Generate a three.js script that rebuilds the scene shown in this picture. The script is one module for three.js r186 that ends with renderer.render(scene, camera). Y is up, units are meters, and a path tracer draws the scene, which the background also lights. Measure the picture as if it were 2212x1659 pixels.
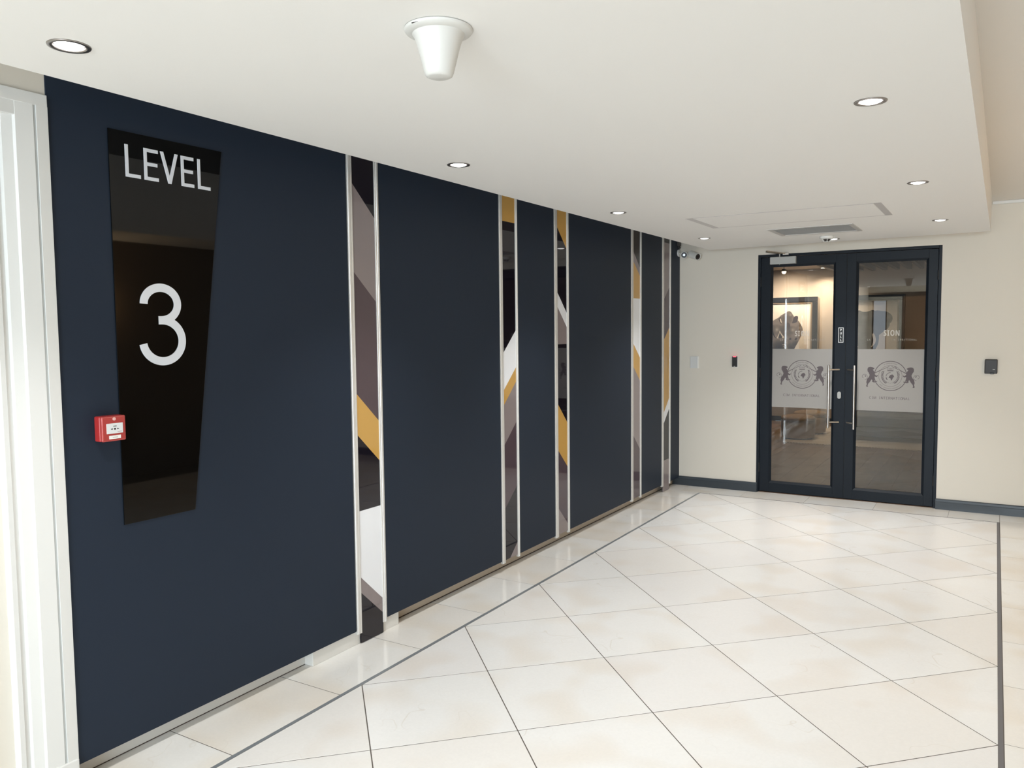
import * as THREE from 'three';
import { RoundedBoxGeometry } from 'three/addons/geometries/RoundedBoxGeometry.js';
import { mergeGeometries } from 'three/addons/utils/BufferGeometryUtils.js';
import { RectAreaLightUniformsLib } from 'three/addons/lights/RectAreaLightUniformsLib.js';

// ---------------------------------------------------------------- camera, sky, light, exposure
const scene = new THREE.Scene();
const camera = new THREE.PerspectiveCamera(2 * Math.atan(829.5 / 1722.8) * 180 / Math.PI, 2212 / 1659, 0.05, 100);
camera.position.set(2.4944, 1.6511, 2.733);
camera.rotation.set(-0.06778, 0.54489, -0.01024, 'YXZ');
const renderer = new THREE.WebGLRenderer();
renderer.toneMapping = THREE.LinearToneMapping;
renderer.toneMappingExposure = 1.05;
renderer.shadowMap.enabled = true;
scene.background = new THREE.Color(0.75, 0.88, 1.0);
scene.backgroundIntensity = 2.0;

const SOFFIT = 2.413, CEIL = 2.705, WX = -0.335, WZ = -5.33, REAR = 9.0, RIGHT = 5.4;
RectAreaLightUniformsLib.init();
// daylight through the tall windows behind the camera
function daylight(name, w, h, at, towards, color, intensity) {
  const l = new THREE.RectAreaLight(color, intensity, w, h);
  l.name = name; l.position.set(...at); l.lookAt(...towards); scene.add(l); return l;
}
daylight('window_daylight', 3.2, 2.0, [3.2, 1.4, REAR - 0.03], [3.2, 1.4, 0], new THREE.Color(0.80, 0.91, 1.0), 23);

// ---------------------------------------------------------------- helpers
let seed = 7;
const rnd = () => { seed = (seed * 1664525 + 1013904223) % 4294967296; return seed / 4294967296; };
const taken = new Map();
function numbered(name) { const n = taken.get(name) ?? 0; taken.set(name, n + 1); return n ? name + '_' + String(n).padStart(3, '0') : name; }
function flat(g) { const a = g.index ? g.toNonIndexed() : g; for (const k of Object.keys(a.attributes)) if (!['position', 'normal', 'uv'].includes(k)) a.deleteAttribute(k); return a; }
const join = (list) => Array.isArray(list) ? (list.length === 1 ? list[0] : mergeGeometries(list.map(flat))) : list;
function mesh(name, geo, mat, parent = scene) {
  const m = new THREE.Mesh(join(geo), mat); m.name = parent === scene ? numbered(name) : name;
  m.castShadow = m.receiveShadow = true; parent.add(m); return m;
}
function tag(o, label, category, group) { o.userData.label = label; o.userData.category = category; if (group) o.userData.group = group; return o; }
function thing(name, label, category, [x, y, z] = [0, 0, 0], turn = 0, group) {
  const o = new THREE.Group(); o.name = numbered(name); o.position.set(x, y, z); o.rotation.y = turn; scene.add(o);
  return tag(o, label, category, group);
}
function structure(name, label) { const o = new THREE.Group(); o.name = numbered(name); o.userData.kind = 'structure'; if (label) o.userData.label = label; scene.add(o); return o; }
// box from its two corners
function bx(x0, x1, y0, y1, z0, z1) { const g = new THREE.BoxGeometry(Math.abs(x1 - x0), Math.abs(y1 - y0), Math.abs(z1 - z0)); g.translate((x0 + x1) / 2, (y0 + y1) / 2, (z0 + z1) / 2); return g; }
function rb(x0, x1, y0, y1, z0, z1, r = 0.003, seg = 2) {
  const w = Math.abs(x1 - x0), h = Math.abs(y1 - y0), d = Math.abs(z1 - z0);
  const g = new RoundedBoxGeometry(w, h, d, seg, Math.min(r, w / 2.01, h / 2.01, d / 2.01)); g.translate((x0 + x1) / 2, (y0 + y1) / 2, (z0 + z1) / 2); return g;
}
function cyl(r0, r1, h, at, axis = 'y', seg = 32) { const g = new THREE.CylinderGeometry(r0, r1, h, seg); if (axis === 'x') g.rotateZ(Math.PI / 2); if (axis === 'z') g.rotateX(Math.PI / 2); g.translate(...at); return g; }
function bar(a, b, w, h) { // box between two points
  const A = new THREE.Vector3(...a), B = new THREE.Vector3(...b), L = A.distanceTo(B), g = new THREE.BoxGeometry(w, h, L);
  const m = new THREE.Matrix4().lookAt(A, B, new THREE.Vector3(0, 1, 0)); m.setPosition(A.clone().add(B).multiplyScalar(0.5)); g.applyMatrix4(m); return g;
}
function rod(a, b, r, seg = 16) {
  const A = new THREE.Vector3(...a), B = new THREE.Vector3(...b), g = new THREE.CylinderGeometry(r, r, A.distanceTo(B), seg);
  g.applyQuaternion(new THREE.Quaternion().setFromUnitVectors(new THREE.Vector3(0, 1, 0), B.clone().sub(A).normalize())); const c = A.add(B).multiplyScalar(0.5); g.translate(c.x, c.y, c.z); return g;
}
function lathe(pts, seg = 48) { return new THREE.LatheGeometry(pts.map(([r, y]) => new THREE.Vector2(r, y)), seg); }
function extrude(pts, depth, bevel = 0) {
  const s = pts instanceof THREE.Shape ? pts : new THREE.Shape(pts.map(([x, y]) => new THREE.Vector2(x, y)));
  return new THREE.ExtrudeGeometry(s, { depth, bevelEnabled: bevel > 0, bevelThickness: bevel, bevelSize: bevel, bevelOffset: -bevel, bevelSegments: 2, curveSegments: 24 });
}
const L3 = (r, g, b) => new THREE.Color().setRGB(r, g, b);
const M = (color, roughness = 0.6, metalness = 0, extra = {}) => new THREE.MeshPhysicalMaterial({ color, roughness, metalness, ...extra });
function canvas(w, h, draw, repeat) {
  const c = document.createElement('canvas'); c.width = w; c.height = h; const g = c.getContext('2d'); draw(g, w, h);
  const t = new THREE.CanvasTexture(c); t.colorSpace = THREE.SRGBColorSpace; t.magFilter = THREE.LinearFilter; t.anisotropy = 8;
  if (repeat) { t.wrapS = t.wrapT = THREE.RepeatWrapping; t.repeat.set(...repeat); }
  return t;
}
// smooth value noise, tileable
function noiseField(n, cells, sd) {
  let s = sd; const r = () => { s = (s * 1664525 + 1013904223) % 4294967296; return s / 4294967296; };
  const lat = Array.from({ length: cells * cells }, r), out = new Float32Array(n * n), f = (t) => t * t * (3 - 2 * t);
  for (let y = 0; y < n; y++) for (let x = 0; x < n; x++) {
    const u = x / n * cells, v = y / n * cells, i = Math.floor(u), j = Math.floor(v), a = f(u - i), b = f(v - j), I = (i + 1) % cells, J = (j + 1) % cells;
    out[y * n + x] = (lat[j * cells + i] * (1 - a) + lat[j * cells + I] * a) * (1 - b) + (lat[J * cells + i] * (1 - a) + lat[J * cells + I] * a) * b;
  }
  return out;
}
function dataTexture(n, fn, srgb = true) {
  const d = new Uint8Array(n * n * 4);
  for (let y = 0; y < n; y++) for (let x = 0; x < n; x++) { const c = fn(x, y), k = (y * n + x) * 4; d[k] = c[0]; d[k + 1] = c[1]; d[k + 2] = c[2]; d[k + 3] = 255; }
  const t = new THREE.DataTexture(d, n, n); t.wrapS = t.wrapT = THREE.RepeatWrapping; t.magFilter = THREE.LinearFilter; t.minFilter = THREE.LinearMipmapLinearFilter; t.generateMipmaps = true;
  if (srgb) t.colorSpace = THREE.SRGBColorSpace; t.needsUpdate = true; return t;
}

// ---------------------------------------------------------------- materials
const paint = (c, rough = 0.75) => M(c, rough);
const mCeil = paint(L3(0.89, 0.88, 0.855)), mCeilWarmLit = paint(L3(0.82, 0.785, 0.73)), mCream = paint(L3(0.74, 0.70, 0.62)), mBlue = M(L3(0.0165, 0.0255, 0.0425), 0.5, 0, { specularIntensity: 0.38 });  // upper ceiling colour has the warm lamp light tinted into it
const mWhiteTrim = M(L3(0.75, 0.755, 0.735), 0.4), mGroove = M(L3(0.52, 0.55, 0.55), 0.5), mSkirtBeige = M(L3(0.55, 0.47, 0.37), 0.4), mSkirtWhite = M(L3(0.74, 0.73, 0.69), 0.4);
const mSlate = M(L3(0.030, 0.040, 0.050), 0.42), mDoor = M(L3(0.010, 0.0145, 0.021), 0.42, 0, { specularIntensity: 0.35 }), mGasket = M(L3(0.008, 0.008, 0.009), 0.6);
const mAlu = M(L3(0.80, 0.80, 0.78), 0.42, 0.55), mSteel = M(L3(0.62, 0.58, 0.53), 0.28, 1), mChrome = M(L3(0.42, 0.39, 0.37), 0.3, 1), mSilver = M(L3(0.42, 0.42, 0.40), 0.42, 0.35);
const mGrout = M(L3(0.11, 0.095, 0.08), 0.9), mStrip = M(L3(0.31, 0.34, 0.36), 0.35, 0.4), mStripDark = M(L3(0.16, 0.155, 0.16), 0.6, 0.2);
const mBlack = M(L3(0.012, 0.012, 0.012), 0.45), mPlastic = M(L3(0.80, 0.80, 0.77), 0.35), mGreyPlastic = M(L3(0.55, 0.54, 0.50), 0.4), mDark = M(L3(0.05, 0.045, 0.042), 0.6);
const mRed = M(L3(0.42, 0.030, 0.030), 0.3), mRedClear = M(L3(0.42, 0.06, 0.055), 0.18), mLetter = M(L3(0.72, 0.75, 0.80), 0.3);
const glassy = (c) => M(c, 0.03, 0, { ior: 1.5 });
const G = { k: glassy(L3(0.008, 0.006, 0.011)), g: glassy(L3(0.26, 0.22, 0.22)), p: glassy(L3(0.085, 0.06, 0.07)), o: glassy(L3(0.57, 0.335, 0.09)), w: glassy(L3(0.86, 0.885, 0.92)) };
const mAcrylic = M(L3(0.002, 0.002, 0.002), 0.02, 0, { specularIntensity: 0.7 });
const mPane = M(L3(0.90, 0.88, 0.85), 0.0, 0, { transmission: 1, thickness: 0, ior: 1.6 });
const mGlow = new THREE.MeshStandardMaterial({ color: 0xffffff, emissive: new THREE.Color(1, 0.98, 0.95), emissiveIntensity: 4 });
const mGlowWarm = new THREE.MeshStandardMaterial({ color: 0xffffff, emissive: new THREE.Color(1, 0.85, 0.62), emissiveIntensity: 6 });

// polished porcelain with soft beige clouds and thin veins
function tileTexture(sd, base, warm) {
  const n = 512, a = noiseField(n, 3, sd), b = noiseField(n, 6, sd + 3), c = noiseField(n, 90, sd + 9), v = noiseField(n, 5, sd + 21), w = noiseField(n, 14, sd + 33), k = noiseField(n, 3, sd + 41);
  return dataTexture(n, (x, y) => {
    const i = y * n + x, cloud = Math.max(0, (a[i] * 0.62 + b[i] * 0.38) - 0.50) * 2.2;
    const vein = Math.max(0, 1 - Math.abs(v[i] * 0.8 + w[i] * 0.2 - 0.5) * 95) * Math.max(0, k[i] - 0.55) * 1.2, g = (c[i] - 0.5) * 3;
    return [0, 1, 2].map((j) => base[j] - cloud * warm[j] - vein * [26, 34, 44][j] + g);
  });
}
const tileMats = [3, 17, 29, 55].map((s, i) => M(0xffffff, [0.30, 0.34, 0.27, 0.32][i], 0, { map: tileTexture(s, [[234, 234, 232], [231, 230, 228], [235, 235, 233], [232, 230, 226]][i], [[7, 13, 19], [9, 16, 24], [6, 11, 17], [9, 16, 23]][i]) }));
const borderMats = [71, 83].map((s, i) => M(0xffffff, 0.10 + 0.04 * i, 0, { map: tileTexture(s, [[236, 235, 231], [234, 231, 225]][i], [7, 13, 21]) }));

// ---------------------------------------------------------------- floor: tiles cut to the border, each a piece of its own
const floor = structure('floor', 'cream stone tiled floor with diagonal field and grey inlay strips');
mesh('grout_bed', bx(-0.60, RIGHT, -0.14, -0.0008, WZ - 0.16, REAR), mGrout, floor);
function clipPoly(poly, inside, cut) {
  const out = [];
  poly.forEach((p, i) => { const q = poly[(i + 1) % poly.length], a = inside(p), b = inside(q); if (a >= 0) out.push(p); if ((a >= 0) !== (b >= 0)) out.push([p[0] + (q[0] - p[0]) * a / (a - b), p[1] + (q[1] - p[1]) * a / (a - b)]); });
  return out;
}
function clipRect(poly, x0, x1, z0, z1) { for (const f of [(p) => p[0] - x0, (p) => x1 - p[0], (p) => p[1] - z0, (p) => z1 - p[1]]) if (poly.length) poly = clipPoly(poly, f); return poly; }
function inset(poly, d) { // convex polygon in x, z
  const c = poly.reduce((s, p) => [s[0] + p[0] / poly.length, s[1] + p[1] / poly.length], [0, 0]); let out = poly.map((p) => p.slice());
  poly.forEach((p, i) => { const q = poly[(i + 1) % poly.length]; let nx = -(q[1] - p[1]), nz = q[0] - p[0]; const l = Math.hypot(nx, nz); if (l < 1e-6) return; nx /= l; nz /= l; if (nx * (c[0] - p[0]) + nz * (c[1] - p[1]) < 0) { nx = -nx; nz = -nz; } out = clipPoly(out, (r) => nx * (r[0] - p[0]) + nz * (r[1] - p[1]) - d); });
  return out;
}
function slab(poly, uvOf) { // a tile with a fine arris
  const top = inset(poly, 0.0006), pos = [], uv = [], n = poly.length;
  if (top.length !== n) return null;
  const area = poly.reduce((s, p, i) => s + p[0] * poly[(i + 1) % n][1] - p[1] * poly[(i + 1) % n][0], 0), P = area > 0 ? poly.slice().reverse() : poly, T0 = inset(P, 0.0006);
  const put = (p, y) => { pos.push(p[0], y, p[1]); uv.push(...uvOf(p)); };
  for (let i = 1; i < n - 1; i++) { put(T0[0], 0); put(T0[i], 0); put(T0[i + 1], 0); }
  const ring = (A, ya, B, yb) => { for (let i = 0; i < n; i++) { const j = (i + 1) % n; put(A[i], ya); put(B[i], yb); put(B[j], yb); put(A[i], ya); put(B[j], yb); put(A[j], ya); } };
  ring(T0, 0, P, -0.0005); ring(P, -0.0005, P, -0.010);
  const g = new THREE.BufferGeometry(); g.setAttribute('position', new THREE.Float32BufferAttribute(pos, 3)); g.setAttribute('uv', new THREE.Float32BufferAttribute(uv, 2)); g.computeVertexNormals(); return g;
}
const U = 0.4243, FX1 = 6 * U, FZ0 = -4.998, FZ1 = 3.62;
for (let i = -1; i <= 7; i++) for (let j = -10; j <= 13; j++) {
  if ((i + j) % 2 === 0) continue;                       // centres lie between the corners
  const cx = i * U, cz = -j * U, J = 0.0034; let p = [[cx - U + J, cz], [cx, cz - U + J], [cx + U - J, cz], [cx, cz + U - J]];
  p = clipRect(p, 0.001, FX1 - 0.001, FZ0 + 0.002, FZ1); if (p.length < 3) continue;
  const cx0 = cx, t = Math.floor(rnd() * 4), o = [rnd(), rnd()], turn = Math.floor(rnd() * 4);
  const g = slab(p, (q) => { const a = (q[0] - cx0 + q[1] - cz) * Math.SQRT1_2, b = (q[0] - cx0 - q[1] + cz) * Math.SQRT1_2; const [c, e] = [[a, b], [-b, a], [-a, -b], [b, -a]][turn]; return [c / 0.6 * 0.8 + o[0], e / 0.6 * 0.8 + o[1]]; });
  if (g) mesh('tile', g, tileMats[t], floor);
}
const rectTile = (x0, x1, z0, z1, m) => { const o = [rnd(), rnd()], g = slab([[x0, z0], [x0, z1], [x1, z1], [x1, z0]], (q) => [q[0] / 0.7 + o[0], q[1] / 0.7 + o[1]]); if (g) mesh('border_tile', g, m, floor); };
const gap = 0.0020;
for (let k = 0; k < 15; k++) { const z1 = 3.727 - 0.6 * k, z0 = Math.max(z1 - 0.6, FZ0 - 0.012); if (z0 < z1 - 0.02) rectTile(-0.414, -0.020, z0 + gap, z1 - gap, borderMats[k % 2]); }
for (let k = -1; k < 5; k++) { const x0 = Math.max(-0.414, -0.207 + 0.597 * k), x1 = Math.min(2.565, -0.207 + 0.597 * (k + 1)); rectTile(x0 + gap * 0.5, x1 - gap * 0.5, WZ - 0.05, FZ0 - 0.014, borderMats[(k + 2) % 2]); }
for (let r = 0; r < 4; r++) for (let k = 0; k < 18; k++) { const z1 = 4.531 - 0.6 * k - (r % 2 ? 0.3 : 0), z0 = Math.max(z1 - 0.6, WZ - 0.02); if (z0 < z1 - 0.02) rectTile(2.565 + 0.6 * r + gap, 3.165 + 0.6 * r - gap, z0 + gap, z1 - gap, borderMats[(k + r) % 2]); }
rectTile(-0.414, RIGHT, 3.73, REAR, borderMats[0]);
mesh('inlay_strip', bx(-0.0185, -0.0005, -0.012, 0.0006, FZ0 - 0.012, FZ1), mStrip, floor);
mesh('inlay_strip', bx(FX1 + 0.0005, FX1 + 0.0175, -0.012, 0.0006, FZ0 - 0.012, FZ1), mStripDark, floor);
mesh('inlay_strip', bx(-0.001, FX1, -0.012, 0.0004, FZ0 - 0.011, FZ0 - 0.002), mStripDark, floor);

// ---------------------------------------------------------------- left wall: blue cladding over a recessed plinth
const wallL = structure('wall_left', 'dark navy feature wall above a recessed skirting');
mesh('wall_core', bx(-0.62, -0.414, 0, CEIL, WZ - 0.15, 1.10), mCream, wallL);
mesh('wall_rear_run', [bx(-0.62, WX - 0.004, 2.475, CEIL, 1.154, REAR), bx(-0.62, WX - 0.004, 0, 2.475, 2.62, REAR)], mCream, wallL);
const strips = [[-0.340, -0.378, -0.548, -0.580], [-1.787, -1.828, -1.993, -2.021], [-2.559, -2.607, -2.762, -2.793], [-4.030, -4.081, -4.244, -4.274], [-4.814, -4.865, -5.028, -5.058]];
const edges = [1.154, ...strips.flatMap((s) => [s[0], s[3]]), WZ];
for (let i = 0; i < 6; i++) mesh('wall_panel', rb(-0.414, WX, 0.077, CEIL, edges[2 * i + 1] + (i < 5 ? 0.005 : 0), edges[2 * i] - (i ? 0.003 : 0), 0.002), mBlue, wallL);
for (const s of strips) mesh('backing_strip', bx(-0.414, WX - 0.012, 0.077, CEIL, s[3] - 0.006, s[0] + 0.008), mBlack, wallL);
mesh('plinth', [rb(-0.416, -0.404, 0, 0.080, -0.04, 1.160, 0.002)], mSkirtWhite, wallL);
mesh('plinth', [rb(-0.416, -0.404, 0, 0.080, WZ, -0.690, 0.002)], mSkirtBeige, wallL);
mesh('plinth_foot_line', [bx(-0.405, -0.4015, 0, 0.005, WZ, -0.70), bx(-0.405, -0.4025, 0, 0.003, -0.03, 1.15)], M(L3(0.05, 0.03, 0.018), 0.8), wallL);  // thin dark brown line along the foot of the plinth
mesh('plinth_block', rb(-0.41, WX - 0.0135, 0, 0.078, -0.376, -0.034, 0.002), mSkirtWhite, wallL);
mesh('plinth_block', rb(-0.41, WX - 0.0135, 0, 0.078, -0.696, -0.550, 0.002), mSkirtWhite, wallL);

// ---------------------------------------------------------------- white cased doorway beside the feature wall
const door2 = structure('door_2', 'white moulded door casing beside the navy wall');
{ // stepped casing profile, [z, x] from the navy wall outwards
  const prof = [[1.154, -0.42], [1.154, WX + 0.008], [1.194, WX + 0.010], [1.1945, WX + 0.006], [1.2035, WX + 0.006], [1.204, WX + 0.009], [1.262, WX + 0.005], [1.268, WX - 0.003], [1.300, WX - 0.010], [1.304, WX - 0.024], [1.318, WX - 0.024], [1.322, WX - 0.017], [1.338, WX - 0.017], [1.341, -0.42]];
  const side = extrude(prof.map(([z, x]) => [z, x]), 2.434); side.rotateX(-Math.PI / 2); // x -> z later
  const p = side.attributes.position; for (let i = 0; i < p.count; i++) { const z = p.getX(i), y = p.getY(i), x = -p.getZ(i); p.setXYZ(i, x, y, z); }
  const ix = side.toNonIndexed ? flat(side) : side; // axes were swapped once, so turn the faces
  const a = ix.attributes.position, b = ix.attributes.uv; for (let i = 0; i < a.count; i += 3) for (const t of [a, b]) for (let c = 0; c < t.itemSize; c++) { const u = t.array[(i + 1) * t.itemSize + c]; t.array[(i + 1) * t.itemSize + c] = t.array[(i + 2) * t.itemSize + c]; t.array[(i + 2) * t.itemSize + c] = u; }
  ix.computeVertexNormals();
  mesh('architrave', ix, mWhiteTrim, door2);
  mesh('architrave_head', [rb(-0.42, WX + 0.008, 2.432, 2.474, 1.154, 2.62, 0.002), rb(-0.42, WX + 0.004, 2.386, 2.434, 1.203, 2.62, 0.004)], mWhiteTrim, door2);
  mesh('groove_line', bx(WX, WX + 0.0066, 0.11, 2.434, 1.1946, 1.2034), mGroove, door2);
  mesh('plinth_foot', rb(-0.42, WX + 0.016, 0.0, 0.11, 1.156, 1.341, 0.004), mWhiteTrim, door2);
  mesh('door_leaf', [rb(-0.46, WX - 0.055, 0.006, 2.386, 1.335, 2.62, 0.004)], mCream, door2);
}

// ---------------------------------------------------------------- back wall with the door opening
const wallB = structure('wall_back', 'plain cream wall around the glazed double door');
const DX0 = 0.467, DX1 = 2.073, DY = 2.363, WT = 0.16;
{ const g = extrude([[-0.62, 0], [DX0, 0], [DX0, DY], [DX1, DY], [DX1, 0], [RIGHT, 0], [RIGHT, CEIL], [-0.62, CEIL]], WT); g.translate(0, 0, WZ - WT); mesh('wall_face', g, mCream, wallB); }
const wallR = structure('wall_right'); mesh('wall_face', bx(RIGHT, RIGHT + 0.15, -0.02, CEIL + 0.02, WZ - WT, REAR + 0.2), M(L3(0.22, 0.16, 0.105), 0.7), wallR);
// skirtings
function skirting(name, x0, x1) {
  const o = structure(name, 'dark slate painted skirting board'); const g = extrude([[0, 0], [0.022, 0], [0.022, 0.066], [0.019, 0.069], [0.019, 0.073], [0.017, 0.088], [0.011, 0.094], [0, 0.094]], x1 - x0);
  g.rotateY(-Math.PI / 2); g.translate(x1, 0, WZ); const p = g.attributes.position; for (let i = 0; i < p.count; i++) p.setZ(i, 2 * WZ - (2 * WZ - p.getZ(i)));
  mesh('board', g, mSlate, o); return o;
}
skirting('baseboard_back', -0.40, DX0 + 0.012); skirting('baseboard_back', DX1 - 0.004, RIGHT);

// ---------------------------------------------------------------- ceilings
const ceil = structure('ceiling', 'white dropped ceiling raft below a higher ceiling tinted to imitate warm light');
mesh('upper_ceiling', bx(-0.62, RIGHT + 0.1, CEIL, CEIL + 0.15, WZ - WT, REAR + 0.2), mCeilWarmLit, ceil);
const SX0 = 0.072, SX1 = 2.439, RAFT = [[0.085, -3.57], [2.381, -3.57], [2.439, 4.905], [0.071, 5.035]];
const lamps = [[0.376, 1.482], [0.356, -0.340], [0.352, -2.172], [0.352, -3.988], [2.110, 1.54], [2.110, -0.270], [2.119, -2.083], [2.130, -3.874], [1.262, -4.728], [0.376, 3.30], [2.11, 3.30]];
{
  const s = new THREE.Shape(RAFT.map(([x, y]) => new THREE.Vector2(x, y)));
  for (const [x, z] of lamps) { const h = new THREE.Path(); h.absarc(x, -z, 0.048, 0, Math.PI * 2, true); s.holes.push(h); }
  for (const [x0, x1, z0, z1] of [[0.965, 1.545, -4.165, -3.72]]) s.holes.push(new THREE.Path([[x0, -z1], [x0, -z0], [x1, -z0], [x1, -z1]].map(([x, y]) => new THREE.Vector2(x, y))));
  const g = new THREE.ExtrudeGeometry(s, { depth: 0.014, bevelEnabled: false, curveSegments: 24 }); g.rotateX(-Math.PI / 2); g.translate(0, SOFFIT, 0);
  mesh('raft_board', g, mCeil, ceil);
  const t = 0.014, y0 = SOFFIT + 0.0141, y1 = CEIL;
  const mid = [1.25, 0.7], inner = (p) => [p[0] + (p[0] < mid[0] ? t : -t), p[1] + (p[1] < mid[1] ? t : -t)];
  RAFT.forEach((p, i) => { const q = RAFT[(i + 1) % 4], f = extrude([p, q, inner(q), inner(p)], y1 - y0); f.rotateX(-Math.PI / 2); f.translate(0, y0, 0); mesh('fascia', f, mCeil, ceil); });
}
{ const o = structure('trim_1', 'slim white cornice under the upper ceiling'); mesh('cornice', rb(SX1 + 0.002, RIGHT, 2.678, CEIL, WZ - 0.001, WZ + 0.03, 0.006), mWhiteTrim, o); mesh('cornice', rb(-0.33, SX0, 2.678, CEIL, WZ - 0.001, WZ + 0.03, 0.006), mWhiteTrim, o); }

// rear of the hall: timber wall and tall windows that let the daylight in
const wallN = structure('wall_rear'); const mTimber = M(L3(0.20, 0.105, 0.05), 0.45);
mesh('timber_panel', bx(0.45, 1.62, 0, 2.40, REAR, REAR + 0.2), mTimber, wallN); mesh('header_beam', bx(-0.62, 1.62, 2.40, 2.50, REAR - 0.02, REAR + 0.2), mDoor, wallN);
mesh('wall_face', [bx(-0.62, -0.25, 0, 2.40, REAR, REAR + 0.2), bx(0.10, 0.45, 0, 2.40, REAR, REAR + 0.2), bx(-0.25, 0.10, 2.3, 2.40, REAR, REAR + 0.2), bx(-0.62, 1.62, 2.50, CEIL, REAR, REAR + 0.2), bx(1.62, RIGHT, 0, 0.35, REAR, REAR + 0.2), bx(1.62, RIGHT, 2.45, CEIL, REAR, REAR + 0.2), bx(4.98, RIGHT, 0.35, 2.45, REAR, REAR + 0.2)], mCream, wallN);
const win1 = structure('window_1'); mesh('window_frame', [1.62, 2.44, 3.28, 4.12, 4.94].map((x) => bx(x, x + 0.04, 0.35, 2.45, REAR + 0.08, REAR + 0.14)), mDoor, win1);
const win2 = structure('window_2'); mesh('window_frame', [bx(-0.25, -0.22, 0, 2.3, REAR + 0.05, REAR + 0.12), bx(0.07, 0.10, 0, 2.3, REAR + 0.05, REAR + 0.12)], mDoor, win2);

// ---------------------------------------------------------------- ceiling fittings
const ringGeo = lathe([[0.0395, 0.004], [0.0392, -0.0015], [0.043, -0.0035], [0.052, -0.0030], [0.0535, 0.0], [0.0475, 0.0004], [0.0465, 0.03], [0.041, 0.03]]);
const canGeo = lathe([[0.0465, 0.0], [0.0465, 0.085], [0.0, 0.085]]);
const bulbGeo = lathe([[0.0, -0.0085], [0.020, -0.0072], [0.0335, -0.0030], [0.0385, 0.008]], 20);
const lampWords = ['round recessed downlight above the level sign and door casing', 'round recessed downlight in front of the widest glass strip', 'round recessed downlight near the middle of the feature wall', 'round recessed downlight near the wall corner with the cameras',
  'round recessed downlight behind the cone shaped ceiling fixture', 'round recessed downlight by the open raft edge, furthest from the doors', 'round recessed downlight by the raft edge beside the access hatch', 'round recessed downlight by the raft edge nearest the doors', 'small recessed downlight right behind the smoke detector', 'round recessed downlight at the rear of the hall', 'round recessed downlight at the rear raft edge'];
lamps.forEach(([x, z], i) => {
  const d = thing('downlight', lampWords[i], 'downlight', [x, SOFFIT, z], 0, 'recessed ceiling downlights');
  mesh('trim_ring', ringGeo, mChrome, d); const can = mesh('housing', canGeo, mChrome, d); mesh('lamp_bulb', bulbGeo, mGlow, can);
  const l = new THREE.SpotLight(new THREE.Color(1, 0.985, 0.97), 6.3, 0, 0.85, 1.0, 2); l.name = 'downlight_beam'; l.position.set(0, -0.016, 0); l.target.position.set(0, -2, 0); l.castShadow = true; l.shadow.radius = 1.6; d.add(l, l.target);
});
{ // cone shaped fixture
  const d = thing('ceiling_sounder', 'white cone shaped plastic fixture with round flange on ceiling', 'ceiling fixture', [1.266, SOFFIT, 1.048]);
  const mCone = M(L3(0.70, 0.695, 0.665), 0.4); mesh('flange', lathe([[0.0, 0.0], [0.086, 0.0], [0.0875, -0.0035], [0.083, -0.009], [0.070, -0.014], [0.0, -0.014]]), mCone, d);
  mesh('cone', lathe([[0.070, -0.010], [0.062, -0.020], [0.0555, -0.040], [0.046, -0.075], [0.0375, -0.108], [0.034, -0.116], [0.026, -0.120], [0.0, -0.121]]), mCone, d);
  mesh('flange_chip', [bx(-0.02, 0.0, -0.0075, -0.0058, 0.080, 0.0846)], mDark, d);
}
{ // smoke detector
  const d = thing('smoke_detector', 'small white smoke detector with slotted nose on ceiling', 'smoke detector', [1.254, SOFFIT, -4.46]);
  mesh('base', lathe([[0.0, 0.0], [0.056, 0.0], [0.057, -0.004], [0.055, -0.018], [0.048, -0.026], [0.0, -0.027]]), mPlastic, d);
  const ch = mesh('sensing_chamber', lathe([[0.036, -0.024], [0.034, -0.030], [0.022, -0.046], [0.0, -0.047]]), mDark, d);
  for (let k = 0; k < 6; k++) { const a = k * Math.PI / 3 + 0.26, c = Math.cos(a), s = Math.sin(a); mesh('rib', bar([0.041 * c, -0.025, 0.041 * s], [0.022 * c, -0.0485, 0.022 * s], 0.005, 0.005), mPlastic, ch); }
  mesh('cap', cyl(0.026, 0.022, 0.004, [0, -0.0485, 0]), mPlastic, d);
}
{ // access hatch
  const d = thing('access_hatch', 'long flush white access hatch in the ceiling raft', 'hatch', [1.243, SOFFIT, -3.045]), w = 0.625, h = 0.325;
  mesh('hatch_frame', [bx(-w, w, -0.0008, 0.001, -h, -h + 0.02), bx(-w, w, -0.0008, 0.001, h - 0.02, h), bx(-w, -w + 0.045, -0.0008, 0.001, -h + 0.0201, h - 0.0201), bx(w - 0.045, w, -0.0008, 0.001, -h + 0.0201, h - 0.0201)], M(L3(0.60, 0.58, 0.57), 0.4), d);
  mesh('hatch_panel', bx(-w + 0.048, w - 0.048, -0.0012, 0.0006, -h + 0.0225, h - 0.0225), mCeil, d);
}
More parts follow.
